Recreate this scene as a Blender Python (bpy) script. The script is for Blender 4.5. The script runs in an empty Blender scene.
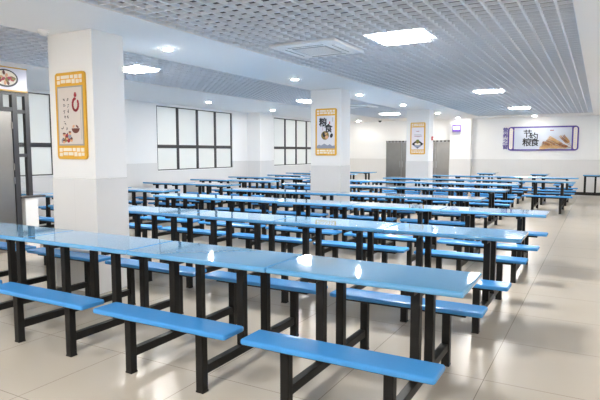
import bpy, bmesh, math, random
from mathutils import Matrix, Vector

random.seed(7)
scene = bpy.context.scene
COL = scene.collection


# ----------------------------------------------------------------- materials
def srgb(r, g, b):
    f = lambda c: (c / 255 / 12.92) if c / 255 <= .04045 else ((c / 255 + .055) / 1.055) ** 2.4
    return (f(r), f(g), f(b), 1)


def mat(name, col, rough=.5, metal=0., spec=.5, emit=None, strength=0., noise=0., nscale=8., bump=0., coat=0., alpha=1., trans=0.):
    m = bpy.data.materials.new(name)
    m.use_nodes = True
    nt = m.node_tree
    b = nt.nodes['Principled BSDF']
    b.inputs['Base Color'].default_value = col
    b.inputs['Roughness'].default_value = rough
    b.inputs['Metallic'].default_value = metal
    b.inputs['Specular IOR Level'].default_value = spec
    b.inputs['Coat Weight'].default_value = coat
    b.inputs['Coat Roughness'].default_value = .05
    b.inputs['Alpha'].default_value = alpha
    b.inputs['Transmission Weight'].default_value = trans
    if emit:
        b.inputs['Emission Color'].default_value = emit
        b.inputs['Emission Strength'].default_value = strength
    if noise or bump:
        tc = nt.nodes.new('ShaderNodeTexCoord')
        n = nt.nodes.new('ShaderNodeTexNoise')
        n.inputs['Scale'].default_value = nscale
        n.inputs['Detail'].default_value = 4
        nt.links.new(tc.outputs['Object'], n.inputs['Vector'])
        if noise:
            mx = nt.nodes.new('ShaderNodeMix')
            mx.data_type = 'RGBA'
            mx.inputs['A'].default_value = tuple(c * (1 - noise) for c in col[:3]) + (1,)
            mx.inputs['B'].default_value = tuple(min(1, c * (1 + noise)) for c in col[:3]) + (1,)
            nt.links.new(n.outputs['Fac'], mx.inputs['Factor'])
            nt.links.new(mx.outputs['Result'], b.inputs['Base Color'])
        if bump:
            bp = nt.nodes.new('ShaderNodeBump')
            bp.inputs['Strength'].default_value = bump
            bp.inputs['Distance'].default_value = .01
            nt.links.new(n.outputs['Fac'], bp.inputs['Height'])
            nt.links.new(bp.outputs['Normal'], b.inputs['Normal'])
    return m


def tiled(name, col, joint, size, off, rough, width=.004, axes=('X', 'Y'), noise=.03, bump=0.):
    """polished tiles with thin joints, laid out in world metres"""
    m = mat(name, col, rough)
    nt = m.node_tree
    b = nt.nodes['Principled BSDF']
    geo = nt.nodes.new('ShaderNodeNewGeometry')
    sep = nt.nodes.new('ShaderNodeSeparateXYZ')
    nt.links.new(geo.outputs['Position'], sep.inputs[0])

    def math_(op, a, c):
        n = nt.nodes.new('ShaderNodeMath')
        n.operation = op
        for i, v in enumerate((a, c)):
            if isinstance(v, (int, float)):
                n.inputs[i].default_value = v
            else:
                nt.links.new(v, n.inputs[i])
        return n.outputs[0]
    ls = []
    for i, ax in enumerate(axes):
        s = math_('ADD', sep.outputs[ax], 80 * size[i] - off[i] + width / 2)
        s = math_('MODULO', s, size[i])
        ls.append(math_('LESS_THAN', s, width))
    line = math_('MAXIMUM', ls[0], ls[1]) if len(ls) > 1 else ls[0]
    n = nt.nodes.new('ShaderNodeTexNoise')
    n.inputs['Scale'].default_value = 2.2
    n.inputs['Detail'].default_value = 5
    nt.links.new(geo.outputs['Position'], n.inputs['Vector'])
    mx = nt.nodes.new('ShaderNodeMix')
    mx.data_type = 'RGBA'
    mx.inputs['A'].default_value = tuple(c * (1 - noise) for c in col[:3]) + (1,)
    mx.inputs['B'].default_value = tuple(min(1, c * (1 + noise)) for c in col[:3]) + (1,)
    nt.links.new(n.outputs['Fac'], mx.inputs['Factor'])
    m2 = nt.nodes.new('ShaderNodeMix')
    m2.data_type = 'RGBA'
    nt.links.new(line, m2.inputs['Factor'])
    nt.links.new(mx.outputs['Result'], m2.inputs['A'])
    m2.inputs['B'].default_value = joint
    nt.links.new(m2.outputs['Result'], b.inputs['Base Color'])
    return m


M = {
    'paint': mat('white_paint', (.88, .878, .875, 1), .6, noise=.012, nscale=3, bump=.02),
    'soffit': mat('soffit_paint', (.90, .885, .865, 1), .7, noise=.01, nscale=2),
    'dado': tiled('wall_tile', (.77, .765, .76, 1), (.69, .69, .69, 1), (.6, .6), (0, 1.19), .18, .003, ('Y', 'Z')),
    'dado_x': tiled('wall_tile_across', (.77, .765, .76, 1), (.69, .69, .69, 1), (.6, .6), (0, 1.19), .18, .003, ('X', 'Z')),
    'floor': tiled('floor_tile', (.485, .435, .368, 1), (.22, .19, .16, 1), (.8, .8), (-.02, .75), .26, .0045),
    'grid': mat('grid_aluminium', (.80, .83, .88, 1), .65, spec=.25),
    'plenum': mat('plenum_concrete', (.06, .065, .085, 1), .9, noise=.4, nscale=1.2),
    'top': mat('blue_fibreglass', (.105, .365, .67, 1), .05, coat=.6, spec=.8, noise=.03, nscale=30),
    'seat': mat('blue_fibreglass_seat', (.055, .285, .67, 1), .24, spec=.45, noise=.03, nscale=30),
    'steel': mat('black_powder_coat', (.008, .0075, .007, 1), .5, spec=.3, noise=.1, nscale=60),
    'frame': mat('dark_window_frame', (.035, .035, .04, 1), .4),
    'shade': mat('frosted_pane', (.70, .72, .70, 1), .35, emit=(.97, 1, .97, 1), strength=.06),
    'stain': mat('stainless', (.36, .345, .325, 1), .33, metal=1., noise=.12, nscale=3, bump=.03),
    'led': mat('led_panel', (1, 1, 1, 1), .4, emit=(1, .975, .93, 1), strength=45.),
    'down': mat('downlight_lens', (1, 1, 1, 1), .4, emit=(1, .96, .88, 1), strength=180.),
    'plastic': mat('white_plastic', (.88, .88, .88, 1), .35, noise=.01),
    'grille': mat('grey_grille', (.45, .45, .46, 1), .5),
    'dark': mat('dark_plastic', (.02, .02, .022, 1), .3),
    'yellow': mat('yellow_board', srgb(232, 176, 52), .4, noise=.02),
    'fret': mat('pale_fret', srgb(243, 232, 214), .5),
    'cream': mat('cream_print', srgb(219, 209, 202), .3, noise=.03, nscale=14),
    'pale': mat('pale_print', srgb(226, 224, 230), .3, noise=.03, nscale=9),
    'blush': mat('blush_print', srgb(234, 226, 230), .3, noise=.02),
    'greyedge': mat('grey_print', srgb(168, 165, 160), .4),
    'red': mat('red_print', srgb(170, 30, 48), .4),
    'ink': mat('ink_print', srgb(40, 38, 42), .5),
    'brown': mat('brown_print', srgb(110, 58, 46), .5),
    'skin': mat('peach_print', srgb(226, 170, 130), .5),
    'mist': mat('mist_print', srgb(150, 155, 172), .5),
    'olive': mat('olive_print', srgb(140, 120, 60), .5),
    'green': mat('green_print', srgb(110, 130, 60), .5),
    'purple': mat('purple_board', srgb(88, 70, 160), .35),
    'sky': mat('blue_grey_print', srgb(205, 212, 226), .3, noise=.05, nscale=3),
    'wheat': mat('wheat_print', srgb(206, 166, 118), .5, noise=.15, nscale=40),
    'wheat2': mat('dark_wheat_print', srgb(158, 106, 72), .5, noise=.15, nscale=40),
    'sign': mat('lilac_sign', srgb(222, 220, 232), .35),
    'gold': mat('gold_trim', srgb(214, 165, 60), .35),
    'cap': mat('dark_stone_cap', (.06, .055, .055, 1), .3),
    'screen': mat('lit_screen', (.3, .4, .6, 1), .3, emit=(.55, .75, 1, 1), strength=1.),
    'bezel': mat('violet_bezel', srgb(92, 62, 150), .35, emit=(.35, .12, .8, 1), strength=.06),
    'alarm': mat('red_alarm', srgb(190, 50, 60), .4),
    'glass': mat('clear_glass', (.9, .93, .92, 1), .04, trans=1., spec=.5),
}


# ----------------------------------------------------------------- mesh helpers
class MB:
    """collects shapes into one mesh object"""

    def __init__(self):
        self.bm = bmesh.new()
        self.slots = []

    def _slot(self, m):
        if m not in self.slots:
            self.slots.append(m)
        return self.slots.index(m)

    def box(self, x0, x1, y0, y1, z0, z1, m, bevel=0., seg=2):
        bm = self.bm
        r = bmesh.ops.create_cube(bm, size=1)
        vs = r['verts']
        for v in vs:
            v.co = Vector((x0 + (v.co.x + .5) * (x1 - x0), y0 + (v.co.y + .5) * (y1 - y0), z0 + (v.co.z + .5) * (z1 - z0)))
        fs = list({f for v in vs for f in v.link_faces})
        i = self._slot(m)
        for f in fs:
            f.material_index = i
        if bevel:
            es = list({e for v in vs for e in v.link_edges})
            r = bmesh.ops.bevel(bm, geom=es, offset=bevel, segments=seg, profile=.5, affect='EDGES', clamp_overlap=True)
            for f in r['faces']:
                f.material_index = i
        return self

    def prism(self, pts, a, b, m, axis='y'):
        """2-D outline extruded along an axis from a to b (pts are (x,z) for y, (x,y) for z, (y,z) for x)"""
        bm = self.bm
        mk = {'y': lambda p, t: (p[0], t, p[1]), 'z': lambda p, t: (p[0], p[1], t), 'x': lambda p, t: (t, p[0], p[1])}[axis]
        A = [bm.verts.new(mk(p, a)) for p in pts]
        B = [bm.verts.new(mk(p, b)) for p in pts]
        i = self._slot(m)
        fs = [bm.faces.new(A), bm.faces.new(list(reversed(B)))]
        n = len(pts)
        for k in range(n):
            fs.append(bm.faces.new((A[k], B[k], B[(k + 1) % n], A[(k + 1) % n])))
        for f in fs:
            f.material_index = i
        bmesh.ops.recalc_face_normals(bm, faces=fs)
        return self

    def cyl(self, c, r, h, m, axis='z', n=24, r2=None):
        mt = Matrix.Translation(c)
        if axis == 'y':
            mt = mt @ Matrix.Rotation(math.pi / 2, 4, 'X')
        if axis == 'x':
            mt = mt @ Matrix.Rotation(math.pi / 2, 4, 'Y')
        g = bmesh.ops.create_cone(self.bm, cap_ends=True, segments=n, radius1=r, radius2=r if r2 is None else r2, depth=h, matrix=mt)
        i = self._slot(m)
        for f in {f for v in g['verts'] for f in v.link_faces}:
            f.material_index = i
        return self

    def dome(self, c, r, m, flat=1., lower=True):
        g = bmesh.ops.create_uvsphere(self.bm, u_segments=20, v_segments=12, radius=r, matrix=Matrix.Translation(c) @ Matrix.Diagonal((1, 1, flat, 1)))
        i = self._slot(m)
        for f in {f for v in g['verts'] for f in v.link_faces}:
            f.material_index = i
        if lower:
            kill = [v for v in g['verts'] if v.co.z > c[2] + 1e-4]
            bmesh.ops.delete(self.bm, geom=kill, context='VERTS')
        return self

    def text(self, body, x, z, size, y, m, bold=.0, depth=.0015):
        c = bpy.data.curves.new('tmp', 'FONT')
        c.body = body
        c.size = size
        c.extrude = depth
        c.align_x = 'CENTER'
        o = bpy.data.objects.new('tmp', c)
        COL.objects.link(o)
        dg = bpy.context.evaluated_depsgraph_get()
        me = bpy.data.meshes.new_from_object(o.evaluated_get(dg))
        xs = [v.co.x for v in me.vertices]
        ys = [v.co.y for v in me.vertices]
        cx, cy = (min(xs) + max(xs)) / 2, (min(ys) + max(ys)) / 2
        me.transform(Matrix.Translation((x, y, z)) @ Matrix.Rotation(math.pi / 2, 4, 'X') @ Matrix.Translation((-cx, -cy, 0)))
        n0 = len(self.bm.faces)
        shifts = [(bold * math.cos(a), bold * math.sin(a)) for a in [k * math.pi / 3 for k in range(6)]] if bold else [(0, 0)]
        px = pz = 0
        for q, (sx, sz) in enumerate(shifts):                        # brush weight: the strokes laid over each other
            me.transform(Matrix.Translation((sx - px, -.0001 if q else 0, sz - pz)))
            px, pz = sx, sz
            self.bm.from_mesh(me)
        i = self._slot(m)
        self.bm.faces.ensure_lookup_table()
        for f in self.bm.faces[n0:]:
            f.material_index = i
        bpy.data.objects.remove(o)
        bpy.data.curves.remove(c)
        bpy.data.meshes.remove(me)
        return self

    def build(self, name, parent=None, smooth=False, loc=None):
        me = bpy.data.meshes.new(name)
        self.bm.to_mesh(me)
        self.bm.free()
        for m in self.slots:
            me.materials.append(M[m])
        if smooth:
            for p in me.polygons:
                p.use_smooth = True
            me.set_sharp_from_angle(angle=math.radians(25))
            flat = {k for p in me.polygons if abs(p.normal.z) > .9999 and p.area > .01 for k in p.edge_keys}
            for e in me.edges:
                if e.key in flat:
                    e.use_edge_sharp = True
        o = bpy.data.objects.new(name, me)
        COL.objects.link(o)
        if parent:
            o.parent = parent
        if loc:
            o.location = loc
        return o


def tag(o, label=None, cat=None, group=None, kind=None):
    for k, v in (('label', label), ('category', cat), ('group', group), ('kind', kind)):
        if v:
            o[k] = v
    return o


def empty(name, loc, label, cat, group=None, rz=0., kind=None):
    o = bpy.data.objects.new(name, None)
    COL.objects.link(o)
    o.empty_display_size = .1
    o.location = loc
    o.rotation_euler = (0, 0, rz)
    return tag(o, label, cat, group, kind)


def kids(o):
    return [c for c in bpy.data.objects if c.parent is o]


def copy_tree(o, parts):
    c = o.copy()
    COL.objects.link(c)
    for ch, subs in parts:
        d = ch.copy()
        COL.objects.link(d)
        d.parent = c
        for s in subs:
            e = s.copy()
            COL.objects.link(e)
            e.parent = d
    return c


def tree(o):
    return [(c, kids(c)) for c in kids(o)]


def rrect(x0, x1, z0, z1, r, n=5):
    pts = []
    for cx, cz, a in ((x1 - r, z1 - r, 0), (x0 + r, z1 - r, 90), (x0 + r, z0 + r, 180), (x1 - r, z0 + r, 270)):
        for k in range(n + 1):
            t = math.radians(a + 90 * k / n)
            pts.append((cx + r * math.cos(t), cz + r * math.sin(t)))
    return pts


def ell(cx, cz, a, b, rot=0., n=20):
    c, s = math.cos(rot), math.sin(rot)
    return [(cx + a * math.cos(t) * c - b * math.sin(t) * s, cz + a * math.cos(t) * s + b * math.sin(t) * c) for t in [2 * math.pi * k / n for k in range(n)]]


# ----------------------------------------------------------------- room shell
XL, XR, YN, YF, ZC = -9.1, 2.2, -8.0, 17.9, 2.68
DADO = 1.19
b = MB()
b.box(XL - .25, XR + .2, YN - .2, YF + .2, -.12, 0, 'floor')
tag(b.build('floor'), 'polished beige tiled floor with thin joints', None, None, 'structure')

# far wall with tiled dado and a shallow pier in the line of the pillars
b = MB()
b.box(XL - .25, XR + .2, YF, YF + .2, DADO, 3.4, 'paint')
b.box(XL - .25, XR + .2, YF - .008, YF + .2, 0, DADO, 'dado_x')
b.box(-4.36, -3.6, YF - .28, YF, DADO, ZC, 'paint')
b.box(-4.366, -3.594, YF - .288, YF - .008, 0, DADO, 'dado_x')
tag(b.build('wall_far'), 'white far wall with pale tiled lower half', None, None, 'structure')
b = MB()
b.box(XR, XR + .2, YN, YF, DADO, 3.4, 'paint')
b.box(XR - .008, XR + .2, YN, YF, 0, DADO, 'dado')
tag(b.build('wall_right'), 'white wall beyond the open aisle', None, None, 'structure')
b = MB()
b.box(XL - .25, XR + .2, YN - .2, YN, DADO, 3.4, 'paint')
b.box(XL - .25, XR + .2, YN - .2, YN + .008, 0, DADO, 'dado_x')
tag(b.build('wall_near'), 'white wall behind the viewpoint', None, None, 'structure')

# window wall with openings
WZ0, WZ1 = 1.0, 2.62
WINS = [(1.15, 4.36), (7.27, 10.42), (12.78, 15.93)]
b = MB()
ys = [YN] + [v for w in WINS for v in w] + [YF]
for i in range(0, len(ys), 2):
    b.box(XL - .25, XL, ys[i], ys[i + 1], DADO, 3.4, 'paint')
    b.box(XL - .25, XL + .008, ys[i], ys[i + 1], 0, DADO, 'dado')
for y0, y1 in WINS:
    b.box(XL - .25, XL + .008, y0, y1, 0, WZ0, 'dado')
    b.box(XL - .25, XL, y0, y1, WZ1, 3.4, 'paint')
b.box(XL, -8.62, 11.2, 11.9, DADO, ZC, 'paint')
b.box(XL, -8.612, 11.192, 11.908, 0, DADO, 'dado')
tag(b.build('wall_left'), 'white window wall with pale tiled lower half and a projecting pier', None, None, 'structure')

for k, (y0, y1) in enumerate(WINS):
    root = empty('window_%d' % (k + 1), (XL, (y0 + y1) / 2, WZ0), 'dark framed window of four bays with pale frosted panes', None, None, 0, 'structure')
    h, w = WZ1 - WZ0, y1 - y0
    f = MB()
    t = .04
    n = 4
    bar = .606
    f.box(-.07, -.02, -w / 2, w / 2, 0, .022, 'frame')
    f.box(-.07, -.02, -w / 2, w / 2, h - .022, h, 'frame')
    for i in range(n + 1):
        yc = -w / 2 + i * w / n
        wd = t if 0 < i < n else .02
        yc = min(max(yc, -w / 2 + wd), w / 2 - wd)
        f.box(-.07, -.02, yc - wd, yc + wd, 0, h, 'frame')
    f.box(-.072, -.018, -w / 2, w / 2, bar - .042, bar + .042, 'frame')
    f.build('window_frame', root)
    p = MB()
    p.box(-.055, -.042, -w / 2 + .01, w / 2 - .01, .01, h - .01, 'shade')
    p.build('pane', root)
    s = MB()
    s.box(-.25, .015, -w / 2, w / 2, -.02, 0, 'plastic', .004)
    s.build('window_sill', root)

# ceiling: flat soffit strips between two open-cell fields, dark slab above
RG = (-3.17, .33, -7.2, 16.55)
LG = (-6.55, -4.52, -7.2, 16.3)
b = MB()
zs = (ZC, ZC + .09)
b.box(XL, LG[0], YN, YF, *zs, 'soffit')
b.box(LG[1], RG[0], YN, YF, *zs, 'soffit')
b.box(RG[1], XR, YN, YF, *zs, 'soffit')
for g in (RG, LG):
    b.box(g[0], g[1], YN, g[2], *zs, 'soffit')
    b.box(g[0], g[1], g[3], YF, *zs, 'soffit')
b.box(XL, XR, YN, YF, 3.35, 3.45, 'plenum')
tag(b.build('ceiling'), 'white soffit with two recessed open-cell fields', None, None, 'structure')

GB, GH = ZC + .012, .028


def cell_field(g, pitch, label, cut):
    x0, x1, y0, y1 = g
    m = MB()
    nx = round((x1 - x0) / pitch)
    ny = round((y1 - y0) / pitch)
    px, py, t = (x1 - x0) / nx, (y1 - y0) / ny, .0085
    for i in range(nx + 1):
        x = x0 + i * px
        m.box(max(x0, x - t), min(x1, x + t), y0, y1, GB, GB + GH, 'grid')
    for j in range(ny + 1):
        y = y0 + j * py
        m.box(x0, x1, max(y0, y - t), min(y1, y + t), GB + .001, GB + GH - .001, 'grid')
    return tag(m.build('ceiling_grid'), label, None, None, 'structure')


cell_field(RG, .1346, 'grey open-cell ceiling grid over the main tables', None)
cell_field(LG, .1346, 'grey open-cell ceiling grid on the window side of the pillars', None)

# ----------------------------------------------------------------- pillars
PIL = [(.995, 1.405, -3.875, 'front'), (6.8, 7.22, -3.83, 'middle'), (12.65, 13.1, -3.755, 'far')]
for y0, y1, PX1, w in PIL:
    PX0 = PX1 - .67
    m = MB()
    m.box(PX0, PX1, y0, y1, DADO, ZC, 'paint', .006, 2)
    m.box(PX0 - .006, PX1 + .006, y0 - .006, y1 + .006, 0, DADO, 'dado_x', .006, 2)
    tag(m.build('pillar'), 'square white pillar with tiled lower half, %s one of the row' % w, None, None, 'structure')


# ----------------------------------------------------------------- ceiling fittings
def led_panel(x, y, label):
    r = empty('ceiling_light', (x, y, GB), label, 'ceiling light', 'square light panels in the ceiling grid')
    m = MB()
    s, w, d = .265, .01, .018
    m.box(-s, s, -s, -s + w, -d, 0, 'plastic')
    m.box(-s, s, s - w, s, -d, 0, 'plastic')
    m.box(-s, -s + w, -s + w, s - w, -d, 0, 'plastic')
    m.box(s - w, s, -s + w, s - w, -d, 0, 'plastic')
    m.build('frame', r)
    m = MB()
    m.box(-s + w, s - w, -s + w, s - w, -d, -.002, 'led')
    m.build('diffuser', r)
    return r


for x, y, lab in [
    (-1.36, 2.96, 'square light panel over the main tables, closest to the big air conditioner'),
    (-1.45, 8.72, 'square light panel over the main tables, second from the air conditioner'),
    (-1.45, 13.45, 'square light panel over the main tables, last one before the far wall'),
    (-1.4, -2.6, 'added square light panel over the main tables, unseen behind the viewpoint'),  # unseen panel, added to light the near faces of the pillars
    (-1.4, -6.2, 'added unseen light panel over the main tables, close to the near wall'),  # also added out of view for more light from the near end
    (-5.52, 3.12, 'square light panel on the window side, just behind the first pillar'),
    (-5.58, 8.85, 'square light panel on the window side, just behind the second pillar'),
    (-5.4, 13.9, 'square light panel on the window side, close to the far wall'),
    (-5.5, -2.6, 'added square light panel on the window side, unseen behind the viewpoint'),  # added out of view to brighten the window side from behind
]:
    led_panel(x, y, lab)


def downlight(x, y, label, grp):
    r = empty('downlight', (x, y, ZC), label, 'downlight', grp)
    m = MB()
    m.cyl((0, 0, -.004), .066, .008, 'plastic', n=28, r2=.07)
    m.build('trim_ring', r, True)
    m = MB()
    m.cyl((0, 0, -.0105), .052, .005, 'down', n=28)
    m.build('lens', r)


NTH = ['first', 'second', 'third', 'fourth', 'fifth', 'sixth', 'seventh', 'eighth']
G1, G2, G3, G4 = 'downlights along the pillar soffit', 'downlights along the window soffit', 'downlights by the far wall', 'added unseen downlights over the open aisle'
for y, lab in ((-3.6, 'added unseen behind the viewpoint'), (-.7, 'added unseen before the front pillar'), (2.17, 'just past the front pillar'), (5.21, 'shortly before the middle pillar'),  # first two are unseen, added to light the near end
               (8.0, 'just past the middle pillar'), (10.9, 'shortly before the far pillar'), (14.3, 'just past the far pillar'), (17.1, 'above the small lit display')):
    downlight(-3.96, y, 'round downlight in the soffit along the pillars, ' + lab, G1)
for y, lab in ((-3.9, 'added unseen far behind the serving screen'), (4.8, 'by the serving screen'), (7.74, 'over the near end of the four-bay window'),  # the first is unseen, added for light from behind
               (10.68, 'beside the projecting wall pier'), (13.9, 'over the window beyond the wall pier'), (17.05, 'in the corner by the far wall')):
    downlight(-7.83, y, 'round downlight in the window-side soffit, ' + lab, G2)
downlight(-1.42, 17.2, 'round downlight in the soffit above the wheat poster', G3)
downlight(-5.5, 17.1, 'round downlight in the soffit above the steel doors', G3)
for i, y in enumerate([15.9, 12.4, 8.9, 5.4, 1.9, -1.5, -5.]):  # unseen row, added only for the light it gives
    downlight(1.3, y, 'added unseen downlight in the soffit over the open aisle, %s from the far wall' % NTH[i], G4)


def cassette(x, y, label):
    r = empty('ceiling_air_conditioner', (x, y, GB), label, 'air conditioner', 'ceiling cassette air conditioners')
    m = MB()
    s = .42
    m.box(-s, s, -s, s, -.035, 0, 'plastic', .012, 3)
    m.build('cover', r, True)
    m = MB()
    m.box(-.22, .22, -.22, .22, -.042, -.034, 'grille', .003)
    for k in range(14):
        yy = -.2 + k * .4 / 13
        m.box(-.2, .2, yy - .005, yy + .005, -.046, -.041, 'plastic')
    m.build('intake_grille', r)
    for a in range(4):
        m = MB()
        m.box(-.24, .24, .285, .345, -.04, -.033, 'plastic', .002)
        m.box(-.23, .23, .30, .306, -.043, -.039, 'dark')
        o = m.build('louvre_flap', r)
        o.rotation_euler = (0, 0, a * math.pi / 2)


cassette(-2.4, 3.02, 'white square ceiling air conditioner beside the brightest light panel')
cassette(-5.1, 10.6, 'white square ceiling air conditioner on the window side of the pillars')

r = empty('smoke_detector', (-4.36, .82, ZC), 'small white dome on the soffit above the front pillar poster', 'smoke detector')
m = MB(); m.cyl((0, 0, -.01), .055, .02, 'plastic'); m.build('mount', r, True)
m = MB(); m.dome((0, 0, -.02), .045, 'plastic', .8); m.build('dome', r, True)
r = empty('security_camera', (-6.75, 16.6, ZC), 'small dark dome camera under the soffit near the far wall', 'security camera')
m = MB(); m.cyl((0, 0, -.02), .07, .04, 'plastic'); m.build('mount', r, True)
m = MB(); m.dome((0, 0, -.04), .065, 'dark', 1.); m.build('dome', r, True)

# ----------------------------------------------------------------- canteen tables
proto = empty('canteen_table', (0, 0, 0), 'x', 'table', 'blue canteen tables with attached benches')
HW = .2565
m = MB()
m.prism(rrect(-.5985, .5985, -HW, HW, .014, 4), .716, .75, 'top', 'z')
es = [e for e in m.bm.edges if all(abs(v.co.z - .75) < 1e-5 for v in e.verts)]
es += [e for e in m.bm.edges if all(abs(v.co.z - .716) < 1e-5 for v in e.verts)]
bmesh.ops.bevel(m.bm, geom=es, offset=.012, segments=3, profile=.5, affect='EDGES')
m.build('tabletop', proto, True)
FB, BB = -.516, .62
for yc in (FB, BB):
    m = MB()
    m.prism(rrect(-.538, .558, yc - .102, yc + .102, .018, 4), .391, .424, 'seat', 'z')
    es = [e for e in m.bm.edges if all(abs(v.co.z - .424) < 1e-5 for v in e.verts)]
    es += [e for e in m.bm.edges if all(abs(v.co.z - .391) < 1e-5 for v in e.verts)]
    bmesh.ops.bevel(m.bm, geom=es, offset=.012, segments=3, profile=.5, affect='EDGES')
    m.build('bench_seat', proto, True)
    m = MB()
    m.box(-.44, .44, yc - .035, yc + .035, .362, .391, 'steel', .003)
    m.build('seat_rail', proto)
for sx in (-.3, .3):
    for yc in (FB, BB):
        m = MB()
        m.box(sx - .02, sx + .034, yc - .026, yc + .026, .006, .362, 'steel', .004)
        m.box(sx - .022, sx + .036, yc - .028, yc + .028, 0, .012, 'steel', .003)
        m.build('bench_leg', proto)
    for yc in (-.085, .205):
        m = MB()
        m.box(sx - .022, sx + .032, yc - .027, yc + .027, .16, .68, 'steel', .004)
        m.build('table_leg', proto)
    m = MB()
    m.box(sx - .025, sx + .025, FB + .026, BB - .026, .105, .16, 'steel', .004)
    m.build('floor_rail', proto)
    m = MB()
    m.box(sx - .025, sx + .025, -.2, .235, .68, .716, 'steel', .003)
    m.build('top_bearer', proto)
m = MB()
for yc in (-.07, .19):
    m.box(-.275, .275, yc - .015, yc + .015, .69, .716, 'steel')
m.build('top_stretcher', proto)
PARTS = tree(proto)
first = [True]


def place(xr, yback, label, rz=0.):
    """xr: open-aisle end of the tabletop, yback: its far edge"""
    if first[0]:
        o = proto
        first[0] = False
    else:
        o = copy_tree(proto, PARTS)
    if rz:
        o.location = (xr, yback, 0)
    else:
        o.location = (xr - .6, yback - HW, 0)
    o.rotation_euler = (0, 0, rz)
    o['label'] = label
    return o


ROWS = [(.51, 0, 5), (2.43, .045, 5), (4.36, .075, 5), (6.05, -.95, 4), (8.13, -.9, 4), (10.15, -.95, 4), (11.95, .1, 4), (14.15, .1, 4)]
ORD = ['front row', 'second row', 'third row', 'fourth row', 'fifth row', 'sixth row', 'seventh row', 'last full row']
POS = ['at the open-aisle end', 'second from the open aisle', 'third from the open aisle', 'fourth from the open aisle', 'fifth from the open aisle']
for i, (yb, xr, n) in enumerate(ROWS):
    for k in range(n):
        place(xr - k * 1.2, yb, 'blue canteen table, %s of the main block, %s' % (ORD[i], POS[k]))
LROWS = [3.45, 5.1, 7.08, 8.78, 10.45, 12.1, 13.75, 15.5]
for i, yb in enumerate(LROWS):
    sh = .28 if abs(yb - 12.1) < .01 else 0
    place(-7.72 + sh, yb, 'blue canteen table, %s of the window-side block, against the window wall' % ORD[i].replace('front', 'first').replace('last full', 'eighth'))
    place(-6.42 + sh, yb, 'blue canteen table, %s of the window-side block, away from the windows' % ORD[i].replace('front', 'first').replace('last full', 'eighth'))
for x, w in [(-2.76, 'below the vertical purple lettering side'), (-1.1, 'below the wheat poster'), (.4, 'beside the open aisle')]:
    place(x, 16.5, 'blue canteen table set end-on near the far wall, %s' % w, math.pi / 2)


# ----------------------------------------------------------------- pillar posters
def fret(m, x0, x1, z0, z1, y):
    """pale fret blocks that let the board show through as lines"""
    w, h = x1 - x0, z1 - z0
    cells = [(.0, .12, .55, 1), (.0, .12, 0, .42), (.16, .5, .62, 1), (.16, .34, .1, .5), (.37, .56, .1, .5), (.54, .66, .62, 1), (.6, .72, .0, .52),
             (.7, .84, .55, 1), (.76, .88, 0, .44), (.88, 1, .55, 1), (.91, 1, .05, .44)]
    for a, c, d, e in cells:
        m.box(x0 + a * w, x0 + c * w, y - .003, y, z0 + d * h, z0 + e * h, 'fret')


def poster_root(x0, x1, z0, z1, yface, label):
    r = empty('wall_poster', ((x0 + x1) / 2, yface, z0), label, 'poster', 'framed posters on the pillars')
    w, h = x1 - x0, z1 - z0
    m = MB()
    m.prism(rrect(-w / 2, w / 2, 0, h, .035), -.022, 0, 'yellow')
    fret(m, -w / 2 + .035, w / 2 - .035, .03, .115, -.022)
    fret(m, -w / 2 + .035, w / 2 - .035, h - .115, h - .03, -.022)
    m.build('frame', r)
    return r, w, h


Z0, Z1 = 1.39, 2.31
# front pillar
r, w, h = poster_root(-4.42, -3.97, Z0, 2.275, .995, 'yellow framed cream poster with red flourish and brown bowl on the front pillar')
y = -.022
m = MB()
m.box(-w / 2 + .03, w / 2 - .03, y - .002, y, .14, h - .14, 'greyedge')
m.box(-w / 2 + .045, w / 2 - .045, y - .004, y - .001, .155, h - .155, 'cream')
y = -.026
for k in range(14):                                              # red ring flourish
    a = 2 * math.pi * k / 14
    if k in (2, 3):
        continue
    m.prism(ell(.085 + .042 * math.cos(a), h - .33 + .06 * math.sin(a), .022, .014, a + 1.3, 10), y - .001, y, 'red')
m.prism(ell(.085, h - .235, .02, .022), y - .0015, y, 'red')
m.prism(ell(.085, h - .235 + .02, .012, .01), y - .0015, y, 'red')
random.seed(3)
for cx, zt, n in ((-.085, h - .28, 5), (-.035, h - .28, 4), (-.125, h - .56, 3), (-.055, h - .57, 2)):   # brush marks too small to read
    for k in range(n):
        z = zt - k * .058
        for q in range(3):
            dx, dz, a = random.uniform(-.012, .012), random.uniform(-.014, .014), random.uniform(-1.5, 1.5)
            m.prism(ell(cx + dx, z + dz, .013, .0035, a, 8), y - .001, y, 'ink')
bw = [(.06 * math.cos(t), .05 * math.sin(t)) for t in [math.pi + math.pi * k / 12 for k in range(13)]]
m.prism([(.075 + p[0], .315 + p[1]) for p in bw], y - .001, y, 'brown')
m.prism(ell(.045, .335, .02, .012, .6, 10), y - .0012, y, 'skin')
m.prism(ell(.1, .333, .024, .01, -.6, 10), y - .0012, y, 'brown')
for q, (cx, cz, c1) in enumerate([(-.125, .19, 'mist'), (-.085, .2, 'olive'), (-.04, .195, 'red'), (0, .205, 'brown'), (-.065, .235, 'red'), (-.02, .235, 'mist')]):
    m.prism(ell(cx, cz, .026, .024, q, 12), y - .001 - q * .0002, y, c1)
for cx, cz in ((-.1, .25), (-.015, .265), (-.06, .215), (.005, .195), (-.11, .18)):
    m.prism(ell(cx, cz, .02, .018, 0, 12), y - .0024, y, 'skin')
    m.prism(ell(cx, cz + .014, .019, .009, 0, 12), y - .0028, y, 'brown')
m.box(.158, .161, y - .001, y, .2, .5, 'greyedge')
m.build('picture', r)

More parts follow.
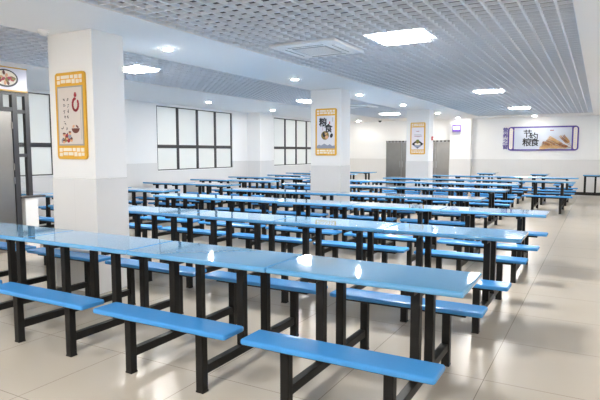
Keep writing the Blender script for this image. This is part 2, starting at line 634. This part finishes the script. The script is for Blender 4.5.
# middle pillar
r, w, h = poster_root(-4.385, -3.925, Z0, Z1, 6.8, 'yellow framed poster with two large brush characters and a grain roundel on the middle pillar')
y = -.022
m = MB()
m.box(-w / 2 + .035, w / 2 - .035, y - .003, y, .14, h - .14, 'pale')
y = -.025
m.prism([(-.2, .142), (.2, .142), (.2, .2), (.14, .19), (.09, .225), (.04, .2), (-.03, .235), (-.1, .2), (-.15, .215), (-.2, .19)], y - .001, y, 'mist')
m.prism(ell(-.015, .395, .085, .085, 0, 28), y - .001, y, 'olive')
m.prism(ell(-.04, .41, .03, .05, .3), y - .0015, y, 'ink')
m.prism(ell(.02, .36, .035, .035, .3), y - .0015, y, 'skin')
m.prism(ell(.005, .43, .03, .022, .5), y - .0018, y, 'wheat')
m.prism(ell(.125, .39, .03, .045, -.3), y - .0015, y, 'ink')
m.box(.075, .095, y - .001, y, .615, .665, 'red')
m.box(.14, .146, y - .001, y, .66, .74, 'greyedge')
m.box(.152, .158, y - .001, y, .66, .74, 'greyedge')
m.box(-.07, -.064, y - .001, y, .49, .56, 'red')
m.build('picture', r)
m = MB()
m.text('粮', -.06, .655, .18, y - .001, 'ink', .005)
m.text('食', .06, .535, .18, y - .001, 'ink', .005)
m.build('lettering', r)

# far pillar
r, w, h = poster_root(-4.30, -3.86, Z0, Z1, 12.65, 'yellow framed pale poster with a bowl on a dark diamond on the far pillar')
y = -.022
m = MB()
m.box(-w / 2 + .035, w / 2 - .035, y - .003, y, .14, h - .14, 'blush')
y = -.025
m.prism([(0, .165), (.175, .3), (0, .43), (-.175, .3)], y - .001, y, 'ink')
m.prism(ell(0, .25, .1, .055), y - .0016, y, 'mist')
m.prism(ell(0, .3, .09, .035), y - .0022, y, 'fret')
m.prism(ell(0, .37, .055, .06), y - .0026, y, 'olive')
m.prism(ell(.01, .4, .03, .03), y - .003, y, 'green')
for k, (z, a) in enumerate(((.66, .045), (.56, .11), (.52, .13), (.5, .06))):
    m.box(-a + (.03 if k > 1 else 0), a, y - .001, y, z, z + .012, 'red' if k in (0, 2) else 'greyedge')
m.build('picture', r)

# ----------------------------------------------------------------- far wall
cx, z0 = -1.215, 1.5
r = empty('wheat_poster', (cx, YF, z0), 'wide purple framed poster of golden wheat with large brush characters on the far wall', 'poster')
W, H = 2.27, .85
m = MB()
m.prism(rrect(-W / 2, W / 2, 0, H, .11, 6), -.03, 0, 'purple')
for s in (-1, 1):
    m.prism(rrect(s * (W / 2 - .105) - .058, s * (W / 2 - .105) + .058, .05, H - .05, .055, 5), -.033, -.029, 'fret')
    for k in range(9):
        z = .12 + k * (H - .24) / 8
        m.prism(rrect(s * (W / 2 - .105) - .03, s * (W / 2 - .105) + .03, z - .022, z + .022, .008, 2), -.035, -.032, 'pale' if k % 2 else 'sign')
m.build('frame', r)
m = MB()
X0, X1 = -W / 2 + .215, W / 2 - .215
m.box(X0, X1, -.034, -.03, .05, H - .05, 'sky')
random.seed(11)
y = -.034


def ear(m, x, z, ln, ang, mm, layer):
    c, s = math.cos(ang), math.sin(ang)
    n = max(6, int(ln / .042))
    yy = y - .0012 * layer
    m.prism([(x - s * .006, z + c * .006), (x + s * .006, z - c * .006), (x + ln * c, z + ln * s)], yy - .001, y, mm)
    for k in range(n):
        t = ln * (.35 + .6 * k / n)
        for sd in (-1, 1):
            px, pz = x + t * c - sd * s * .02, z + t * s + sd * c * .02
            m.prism(ell(px, pz, .028, .0095, ang + sd * .4, 10), yy - .001 - .0001 * k, y, mm)
        m.prism([(x + t * c, z + t * s), (x + (t + .06) * c - s * .07, z + (t + .06) * s + c * .07), (x + t * c + .006, z + t * s)], yy - .0008, y, mm)


for q, (x, z, ln, a) in enumerate([(.75, .09, .72, 2.9), (.8, .1, .75, 2.72), (.86, .1, .8, 2.6), (.7, .12, .5, 2.55), (.9, .12, .55, 2.3), (.92, .14, .5, 2.15), (.6, .08, .6, 3.0), (.85, .2, .38, 2.35), (.4, .1, .45, 2.9), (.3, .09, .4, 3.05), (.55, .15, .5, 2.75), (.8, .08, .5, 3.0), (.6, .2, .42, 2.5), (.9, .1, .4, 2.9), (.2, .075, .3, 3.1), (.7, .16, .6, 2.62), (.45, .16, .42, 2.8), (.95, .08, .5, 2.75), (.35, .14, .4, 2.7), (.75, .07, .8, 3.03), (.9, .22, .3, 2.2)]):
    ear(m, x, z, ln, a, 'wheat2' if q in (3, 5, 7, 10, 13, 17, 18) else 'wheat', q + 1)
m.prism(ell(-.93, .72, .02, .03), y - .001, y, 'greyedge')
m.box(.24, .36, y - .001, y, .69, .715, 'red')
m.build('picture', r)
m = MB()
for ch, x, z, sz in (('节', -.48, .6, .30), ('约', -.28, .5, .30), ('粮', -.5, .3, .31), ('食', -.24, .3, .30)):
    m.text(ch, x, z, sz * .98, y - .002, 'ink', .006)
m.build('lettering', r)
r = empty('wall_lettering', (-2.44, YF, 1.5), 'column of four purple characters beside the wheat poster', 'lettering')
for k, ch in enumerate('营养之窗'):
    m = MB()
    m.text(ch, 0, .74 - k * .2, .185, -.008, 'purple', .0025, .008)
    m.build('character', r)

for k, (x0, x1) in enumerate(((-6.95, -5.68), (-5.62, -4.31))):
    r = empty('door_%d' % (k + 2), ((x0 + x1) / 2, YF - .008, 0), 'double stainless steel door in the far wall', None, None, 0, 'structure')
    w = (x1 - x0) / 2
    m = MB()
    m.box(-w, w, -.04, 0, 1.84, 1.9, 'cap')
    for k2 in range(9):
        xx = -w + (k2 + .5) * 2 * w / 9
        m.box(xx - .03, xx + .03, -.046, -.04, 1.83, 1.9, 'grille')
    m.box(-w, -w + .025, -.03, 0, 0, 1.84, 'stain')
    m.box(w - .025, w, -.03, 0, 0, 1.84, 'stain')
    m.build('door_frame', r)
    for s in (-1, 1):
        m = MB()
        xa, xb = sorted((s * .006, s * (w - .03)))
        m.box(xa, xb, -.03, -.004, .01, 1.835, 'stain', .004)
        d = m.build('door_leaf', r)
        m = MB()
        m.box(s * .05 - .012, s * .05 + .012, -.062, -.03, .85, 1.1, 'grille', .004)
        m.build('door_handle', d)

r = empty('led_display', (-4.1, YF - .288 + .008, 2.2), 'small violet framed lit display on the pier near the far wall', 'display')
m = MB(); m.box(-.04, .04, -.05, 0, .08, .2, 'dark'); m.build('bracket', r)
m = MB(); m.box(-.15, .15, -.13, -.05, 0, .26, 'bezel', .012, 3); m.build('bezel', r, True)
m = MB(); m.box(-.115, .115, -.134, -.129, .08, .2, 'screen'); m.build('screen', r)

r = empty('fire_alarm_point', (PX1, 12.95, 1.80), 'small red alarm box on the side of the far pillar', 'alarm')
m = MB(); m.box(0, .035, -.05, .05, 0, .11, 'alarm', .006); m.build('case', r, True)
m = MB(); m.box(.034, .038, -.028, .028, .03, .075, 'fret'); m.build('button', r)

# ----------------------------------------------------------------- serving screen by the front pillar
PXX = -6.92
m = MB()
m.box(PXX - .06, PXX + .06, 2.2, 2.41, 0, .78, 'dado', .004)
m.box(PXX - .075, PXX + .075, 2.14, 2.53, .78, .81, 'cap', .004)
tag(m.build('wall_serving'), 'low white dwarf wall with dark stone cap', None, None, 'structure')

r = empty('door_1', (PXX, 1.5, 0), 'brushed stainless door in a dark frame', None, None, 0, 'structure')
m = MB()
for yy in (-.66, .615):
    m.box(-.035, .035, yy - .035, yy + .045, 0, 2.32, 'frame', .003)
m.box(-.035, .035, -.63, .58, 2.05, 2.11, 'frame')
m.box(-.03, .03, -.2, -.15, 2.11, 2.32, 'frame')
m.box(-.03, .03, .4, .45, 2.11, 2.32, 'frame')
m.box(-.035, .035, -.63, .58, 2.29, 2.33, 'frame')
m.build('door_frame', r)
m = MB()
m.box(-.02, .02, -.62, .575, .01, 2.045, 'stain', .004)
d = m.build('door_leaf', r)
for z in (.3, 1.05, 1.25, 1.85):
    m = MB()
    m.cyl((.028, .57, z), .011, .1, 'stain', n=12)
    m.build('hinge', d, True)
m = MB()
m.box(.02, .06, -.5, -.47, .9, 1.15, 'stain', .005)
m.build('door_handle', d)

r = empty('window_4', (PXX, 2.27, .81), 'dark framed glazed side light above the dwarf wall', None, None, 0, 'structure')
m = MB()
m.box(-.035, .035, .01, .08, 0, 1.52, 'frame', .003)
m.box(-.03, .03, -.11, .01, .58, .63, 'frame')
m.box(-.03, .03, -.11, .01, 1.22, 1.27, 'frame')
m.box(-.03, .03, -.11, .01, 1.47, 1.52, 'frame')
m.build('window_frame', r)
m = MB()
m.box(-.004, .004, -.1, .01, .01, .575, 'glass')
m.box(-.004, .004, -.1, .01, .635, 1.215, 'glass')
m.build('pane', r)

r = empty('menu_sign', (PXX, 1.2, 2.34), 'lilac sign board with a bowl of food and gold edges above the steel door', 'sign')
m = MB()
m.box(-.04, .05, -1.4, 1.12, 0, .34, 'sign', .004)
m.build('board', r)
for z in (-.006, .325):
    m = MB()
    m.box(-.045, .058, -1.4, 1.123, z, z + .022, 'gold', .003)
    m.build('trim', r)
m = MB()
m.prism(ell(.79, .175, .19, .125, 0, 32), .05, .053, 'ink', 'x')
m.prism(ell(.79, .178, .165, .105, 0, 32), .053, .055, 'fret', 'x')
random.seed(5)
for k in range(16):
    a, q = random.uniform(0, 6.28), random.uniform(0, 1) ** .5
    m.prism(ell(.79 + .13 * q * math.cos(a), .18 + .075 * q * math.sin(a), .032, .02, a, 10), .055, .0562 + k * .0002, ['red', 'brown', 'skin', 'olive'][k % 4], 'x')
m.build('food_picture', r)

# ----------------------------------------------------------------- camera
yaw, pit, roll = .50931, .08947, -.00095
F = Vector((-math.sin(yaw) * math.cos(pit), math.cos(yaw) * math.cos(pit), -math.sin(pit)))
R = Vector((math.cos(yaw), math.sin(yaw), 0))
U = R.cross(F)
R2 = R * math.cos(roll) + U * math.sin(roll)
U2 = -R * math.sin(roll) + U * math.cos(roll)
cd = bpy.data.cameras.new('camera')
cam = bpy.data.objects.new('camera', cd)
COL.objects.link(cam)
mw = Matrix((R2, U2, -F)).transposed().to_4x4()
mw.translation = Vector((.5724, -2.7302, 1.4614))
cam.matrix_world = mw
cd.sensor_width = 36
cd.lens = 535.327 / 600 * 36
cd.clip_start = .05
scene.camera = cam

# ----------------------------------------------------------------- world and view
w = bpy.data.worlds.new('world')
scene.world = w
w.use_nodes = True
w.node_tree.nodes['Background'].inputs[0].default_value = (.8, .9, 1, 1)
w.node_tree.nodes['Background'].inputs[1].default_value = .5
vs = scene.view_settings
vs.view_transform = 'Standard'
vs.look = 'None'
vs.gamma = 1
vs.use_curve_mapping = False
vs.exposure = 1.5
scene.cycles.max_bounces = 10
scene.cycles.diffuse_bounces = 8
scene.cycles.glossy_bounces = 4
